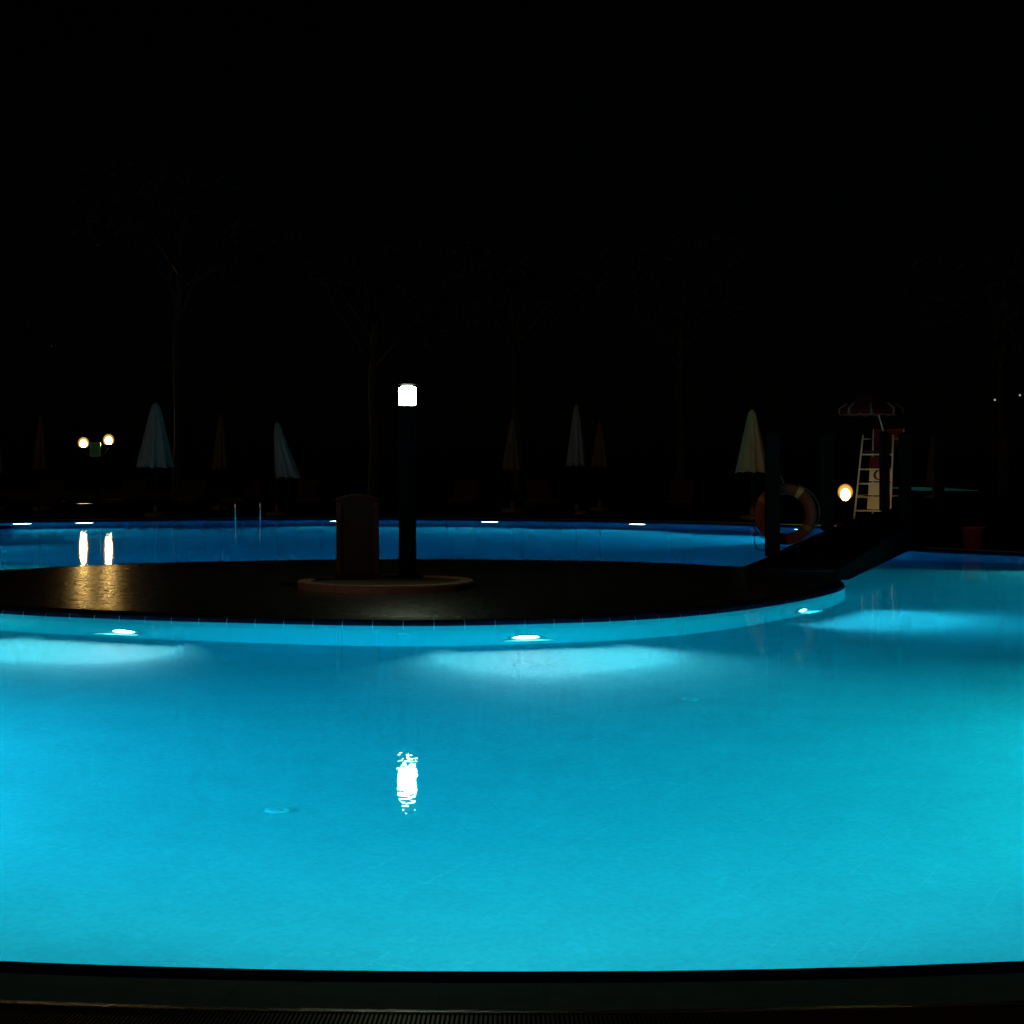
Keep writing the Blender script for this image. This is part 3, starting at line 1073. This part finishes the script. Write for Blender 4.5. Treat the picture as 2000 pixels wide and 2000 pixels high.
# ------------------------------------------------------------------ lifeguard chair
lg = thing('lifeguard_chair', 'tall white lifeguard chair with ladder front and red canopy behind the bridge', 'lifeguard chair', ((1703 - 1000) / 3500 * 38.4, 38.4, TZ), R(-33))
FW0, FW1, LEAN, HT = 0.41, 0.345, 0.36, 1.86
def fr(s, z):
    u = z / HT
    return Vector((s * (FW0 + (FW1 - FW0) * u), LEAN * u, z))
for s in (-1, 1):
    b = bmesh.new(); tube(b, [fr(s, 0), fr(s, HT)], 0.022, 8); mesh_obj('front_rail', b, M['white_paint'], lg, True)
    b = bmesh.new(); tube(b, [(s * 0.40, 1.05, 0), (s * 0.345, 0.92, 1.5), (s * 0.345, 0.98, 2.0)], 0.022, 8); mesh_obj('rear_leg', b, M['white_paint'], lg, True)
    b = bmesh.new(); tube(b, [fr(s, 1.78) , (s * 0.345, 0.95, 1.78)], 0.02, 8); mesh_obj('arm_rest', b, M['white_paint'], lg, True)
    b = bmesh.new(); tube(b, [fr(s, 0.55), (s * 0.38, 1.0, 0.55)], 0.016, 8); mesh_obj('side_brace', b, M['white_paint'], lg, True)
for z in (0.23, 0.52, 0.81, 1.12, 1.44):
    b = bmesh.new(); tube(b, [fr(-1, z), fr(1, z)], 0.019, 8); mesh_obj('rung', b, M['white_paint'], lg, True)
# boards behind the rungs
pitch = math.atan2(LEAN, HT)
for zc in (0.40, 0.70, 1.0):
    b = bmesh.new()
    c = fr(0, zc) + Vector((0.10, 0.045, 0))
    box(b, c, (0.50, 0.018, 0.283), 0.003, rot=Matrix.Rotation(-pitch, 4, 'X'))
    mesh_obj('board', b, M['white_paint'], lg)
# crescent emblem on the top board
b = bmesh.new()
outr, inr, offx = 0.11, 0.092, 0.036
A_ = [(outr * math.cos(R(a)), outr * math.sin(R(a))) for a in range(48, 313, 8)]
B_ = [(offx * 1.05 + inr * math.cos(R(a)), inr * math.sin(R(a))) for a in range(310, 49, -8)]
shape = A_ + B_
fv = [b.verts.new((x, -0.003, z)) for x, z in shape]
bv = [b.verts.new((x, 0.003, z)) for x, z in shape]
tri = tessellate_polygon([[Vector((x, z, 0)) for x, z in shape]])
for t in tri:
    b.faces.new([fv[k] for k in t]); b.faces.new([bv[k] for k in t][::-1])
m_ = len(shape)
for k in range(m_):
    b.faces.new((fv[k], fv[(k + 1) % m_], bv[(k + 1) % m_], bv[k]))
cr = mesh_obj('crescent_emblem', b, M['red_paint'], lg)
cc = fr(0, 1.0) + Vector((0.055, 0.03, 0))
cr.location = cc
cr.rotation_euler = (-pitch, 0, 0)
cr['label'] = 'red crescent emblem on the top white board'
b = bmesh.new(); box(b, (0, 0.66, 1.5), (0.66, 0.6, 0.05), 0.01); mesh_obj('seat', b, M['red_paint'], lg)
b = bmesh.new(); box(b, (0, 0.94, 1.8), (0.66, 0.04, 0.42), 0.01); mesh_obj('backrest', b, M['red_paint'], lg)
b = bmesh.new(); box(b, fr(0, 1.27) + Vector((0.04, 0.06, 0)), (0.44, 0.05, 0.26), 0.02, rot=Matrix.Rotation(-pitch, 4, 'X')); mesh_obj('rescue_float', b, M['red_paint'], lg)
b = bmesh.new(); tube(b, [(0.05, 0.9, 1.5), (-0.2, 0.52, 2.76)], 0.018, 8); mesh_obj('canopy_pole', b, M['white_paint'], lg, True)
CX, CY, CZ = -0.22, 0.50, 2.42
for k in range(8):
    b = bmesh.new()
    rows = []
    for i in range(5):
        u = i / 4
        row = []
        for j in range(5):
            th = R(22.5 + 45 * (k + j / 4))
            sag = 1 - 0.06 * u * (1 - (2 * j / 4 - 1) ** 2)
            r = 0.66 * u * sag
            row.append(b.verts.new((CX + r * math.cos(th), CY + r * math.sin(th), CZ + 0.36 * (1 - u ** 1.4))))
        rows.append(row)
    for r0, r1 in zip(rows, rows[1:]):
        for j in range(4):
            b.faces.new((r0[j], r0[j + 1], r1[j + 1], r1[j]))
    bmesh.ops.remove_doubles(b, verts=b.verts, dist=1e-5)
    g = mesh_obj('canopy_panel', b, M['red_canvas'], lg)
    b = bmesh.new()
    tp, bt = [], []
    for j in range(9):
        th = R(22.5 + 45 * (k + j / 8))
        v = j / 8
        sag = 1 - 0.06 * (1 - (2 * v - 1) ** 2)
        r = 0.663 * sag
        tp.append(b.verts.new((CX + r * math.cos(th), CY + r * math.sin(th), CZ + 0.002)))
        bt.append(b.verts.new((CX + (r + 0.01) * math.cos(th), CY + (r + 0.01) * math.sin(th), CZ - 0.10 - 0.03 * abs(math.sin(PI * v * 2)))))
    for j in range(8):
        b.faces.new((tp[j], tp[j + 1], bt[j + 1], bt[j]))
    mesh_obj('valance', b, M['red_canvas'], g)
    b = bmesh.new()
    t2, b2 = [], []
    for j in range(9):
        th = R(22.5 + 45 * (k + j / 8))
        v = j / 8
        r = 0.663 * (1 - 0.06 * (1 - (2 * v - 1) ** 2)) + 0.014
        zz = CZ - 0.10 - 0.03 * abs(math.sin(PI * v * 2))
        t2.append(b.verts.new((CX + r * math.cos(th), CY + r * math.sin(th), zz + 0.012)))
        b2.append(b.verts.new((CX + r * math.cos(th), CY + r * math.sin(th), zz - 0.012)))
    for j in range(8):
        b.faces.new((t2[j], t2[j + 1], b2[j + 1], b2[j]))
    mesh_obj('hem', b, M['hem'], g)
    b = bmesh.new()
    th = R(22.5 + 45 * k)
    tube(b, [(CX + 0.67 * math.cos(th), CY + 0.67 * math.sin(th), CZ - 0.1), (CX + 0.672 * math.cos(th), CY + 0.672 * math.sin(th), CZ + 0.01), (CX + 0.5 * math.cos(th), CY + 0.5 * math.sin(th), CZ + 0.13)], 0.03, 6)
    mesh_obj('corner_binding', b, M['hem'], g)

# ------------------------------------------------------------------ lamps on the terrace
# garden lamp that lights the lifeguard chair
gp = pd(1651, 966, 36.7)
gl = thing('garden_lamp', 'short garden lamp with a glowing warm globe beside the lifeguard chair', 'lamp', (gp.x, gp.y, TZ))
gh = gp.z - TZ
b = bmesh.new(); lathe(b, [(0.09, 0), (0.08, 0.03), (0.03, 0.05), (0.026, gh - 0.16), (0.07, gh - 0.15), (0.07, gh - 0.12), (0.0, gh - 0.12)], 18); mesh_obj('post', b, M['black_post'], gl, True)
b = bmesh.new(); sphere(b, (0, 0, gh), 0.095, 1.3); mesh_obj('bulb', b, M['globe_path'], gl, True)
b = bmesh.new(); sphere(b, (0, 0, gh + 0.05), 0.155, 1.1, 28); mesh_obj('globe', b, M['glow_path'], gl, True)  # glowing volume in place of the halo round the bulb

# twin globe lamp with a green panel
tp_ = pd(188, 890, 65.5)
tw = thing('twin_lamp', 'lamp post with two glowing warm globes and a green panel beyond the pool', 'lamp', (tp_.x, tp_.y, TZ))
s65 = 65.5 / 3500
b = bmesh.new(); tube(b, [(0, 0, 0), (0, 0, 0.9), (0, 0, 1.55)], [0.06, 0.045, 0.045], 12); mesh_obj('post', b, M['black_post'], tw, True)
for xp, yp in ((163, 867), (212, 861)):
    gx = (xp - 188) * s65
    gz = EYE - (yp - 890) * s65 - TZ
    b = bmesh.new()
    tube(b, [(0, 0, 1.35), (gx * 0.55, 0, 1.42), (gx, 0, gz - 0.28), (gx, 0, gz - 0.18)], 0.022, 8)
    arm = mesh_obj('arm', b, M['black_post'], tw, True)
    b = bmesh.new(); sphere(b, (gx, 0, gz), 0.115, 1.25); mesh_obj('bulb', b, M['globe_warm'], arm, True)
    b = bmesh.new(); sphere(b, (gx, 0, gz + 0.03), 0.20, 1.1, 28); mesh_obj('globe', b, M['glow_warm'], arm, True)  # emissive body imitates the warm halo of the bulb
    b = bmesh.new()
    lathe(b, [(0.04, -0.195), (0.13, -0.17), (0.205, -0.12), (0.21, -0.115), (0.14, -0.185), (0.04, -0.205)], 20, c=(gx, 0, gz))
    mesh_obj('shade_cup', b, M['black_post'], arm, True)  # cup added to keep the globe light off the ground
gx0 = (187.5 - 188) * s65
gz0 = EYE - (878 - 890) * s65 - TZ
b = bmesh.new(); box(b, (gx0, -0.09, gz0), (0.34, 0.05, 0.48), 0.006); pn = mesh_obj('green_panel', b, M['green_sign'], tw)
for dx, dz, sx, sz in ((0, 0.24, 0.38, 0.03), (0, -0.24, 0.38, 0.03), (-0.18, 0, 0.03, 0.45), (0.18, 0, 0.03, 0.45)):
    b = bmesh.new(); box(b, (gx0 + dx, -0.095, gz0 + dz), (sx, 0.066, sz)); mesh_obj('panel_edge', b, M['green_edge'], pn)

# two far lamps beyond the trees
for xp, yp, d, lab in ((1943, 781, 150, 'tiny distant street lamp above the terrace, lower of two'), (1992, 772, 150, 'tiny distant street lamp above the terrace, higher of two')):
    p = pd(xp, yp, d)
    st = thing('street_lamp', lab, 'lamp', (p.x, p.y, TZ), 0, 'distant street lamps')
    b = bmesh.new(); tube(b, [(0, 0, 0), (0, 0, p.z - 0.15)], [0.09, 0.05], 8); mesh_obj('post', b, M['black_post'], st)
    b = bmesh.new(); sphere(b, (0, 0, p.z - TZ), 0.085, 1.0, 12); mesh_obj('bulb', b, M['far_bulb'], st)

# ------------------------------------------------------------------ second pool far behind
b = bmesh.new()
fp = [Vector(p) for p in FAR_POOL]
flat(b, [fp], -0.9)
v = []
for p, q in zip(fp, fp[1:] + fp[:1]):
    b.faces.new([b.verts.new((p.x, p.y, -0.9)), b.verts.new((q.x, q.y, -0.9)), b.verts.new((q.x, q.y, TZ + 0.03)), b.verts.new((p.x, p.y, TZ + 0.03))])
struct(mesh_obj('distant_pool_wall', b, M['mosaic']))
b = bmesh.new()
fo = [Vector((p.x + (0.15 if p.x > 17.5 else -0.15), p.y + (0.15 if p.y > 75 else -0.15))) for p in fp]
t_ = flat(b, [fo], -0.02)
u_ = flat(b, [fo], -1.0)
for k in range(4):
    b.faces.new((u_[k], u_[(k + 1) % 4], t_[(k + 1) % 4], t_[k]))
struct(mesh_obj('distant_water', b, M['water']))
pool_lamp([Vector((17.4, 78.95))], [Vector((0, -1))], 0, 0.45, 1.0, 'lamp in the small distant pool behind the bridge', 5, R(60), lens=0.06, colour=(0.5, 0.7, 1.0))

# ------------------------------------------------------------------ small red tub by the pool
rp = px(1914, 1076, TZ)
rb_ = thing('red_tub', 'small red plastic tub on the terrace past the bridge', 'tub', (rp.x, rp.y + 0.35, TZ), R(10))
b = bmesh.new()
lathe(b, [(0.15, 0.0), (0.185, 0.32), (0.20, 0.325), (0.20, 0.345), (0.175, 0.345), (0.14, 0.02), (0.0, 0.02)], 24)
mesh_obj('body', b, M['red_plastic'], rb_, True)
b = bmesh.new()
tube(b, [(0.186 * math.cos(R(a)), 0.0, 0.31 - 0.05 * math.sin(R(a))) for a in range(0, 181, 15)], 0.005, 6)
mesh_obj('handle', b, M['red_plastic'], rb_, True)

# ------------------------------------------------------------------ trees behind the terrace
def tree(x, y, h, cr_, label, seed, leaves=1500):
    rnd = random.Random(seed)
    root = thing('tree', label, 'tree', (x, y, TZ), 0, 'dark trees behind the terrace')
    b = bmesh.new()
    hb = h * 0.62
    tube(b, [(0, 0, -0.02), (0.04, 0, h * 0.2), (-0.05, 0.05, h * 0.42), (0.05, 0, hb), (0.1, 0.05, h * 0.8)], [0.24, 0.19, 0.17, 0.14, 0.05], 10)
    ends = [Vector((0.1, 0.05, h * 0.82))]
    for i in range(8):
        a = 2 * PI * i / 8 + rnd.uniform(-0.3, 0.3)
        z0 = h * rnd.uniform(0.45, 0.65)
        e = Vector((math.cos(a) * cr_ * rnd.uniform(0.5, 0.8), math.sin(a) * cr_ * rnd.uniform(0.5, 0.8), h * rnd.uniform(0.65, 0.92)))
        tube(b, [(0, 0, z0), tuple(e * 0.5 + Vector((0, 0, z0 * 0.5))), tuple(e)], [0.08, 0.05, 0.02], 6)
        ends.append(e)
    mesh_obj('trunk', b, M['bark'], root, True)
    vs_, fs = [], []
    cl = []
    for e in ends:
        for _ in range(4):
            cl.append((e + Vector((rnd.gauss(0, 0.4), rnd.gauss(0, 0.4), rnd.gauss(0, 0.3))) * (cr_ / 2.6), cr_ * rnd.uniform(0.14, 0.3)))
    for _ in range(leaves):
        c, r = rnd.choice(cl)
        p = c + Vector((rnd.gauss(0, r * 0.5), rnd.gauss(0, r * 0.5), rnd.gauss(0, r * 0.4)))
        u = Vector((rnd.uniform(-1, 1), rnd.uniform(-1, 1), rnd.uniform(-1, 1))).normalized()
        w = u.orthogonal().normalized()
        l_ = rnd.uniform(0.10, 0.2)
        n0 = len(vs_)
        vs_ += [p - u * l_, p + w * l_ * 0.4, p + u * l_, p - w * l_ * 0.4]
        fs.append((n0, n0 + 1, n0 + 2, n0 + 3))
    me = bpy.data.meshes.new('crown')
    me.from_pydata([tuple(q) for q in vs_], [], fs)
    me.materials.append(M['leaf'])
    o = bpy.data.objects.new('crown', me)
    COL.objects.link(o)
    o.parent = root
for xp, d, h, c, lab, sd in ((350, 58, 11.5, 3.6, 'tall dark tree above the folded white parasols', 21),
                             (731, 60, 9.0, 3.2, 'dark tree with a bare trunk behind the lamp column', 22),
                             (1010, 66, 9.5, 3.4, 'dark tree above the lone brown parasol', 23),
                             (1330, 64, 9.0, 3.2, 'dark tree before the khaki parasol', 24),
                             (1960, 62, 9.5, 3.6, 'dark tree past the lifeguard chair', 25),
                             (-10, 100, 12.0, 3.4, 'dark tree beyond the twin globe lamp', 26)):
    tree((xp - 1000) / 3500 * d, d, h, c, lab, sd)
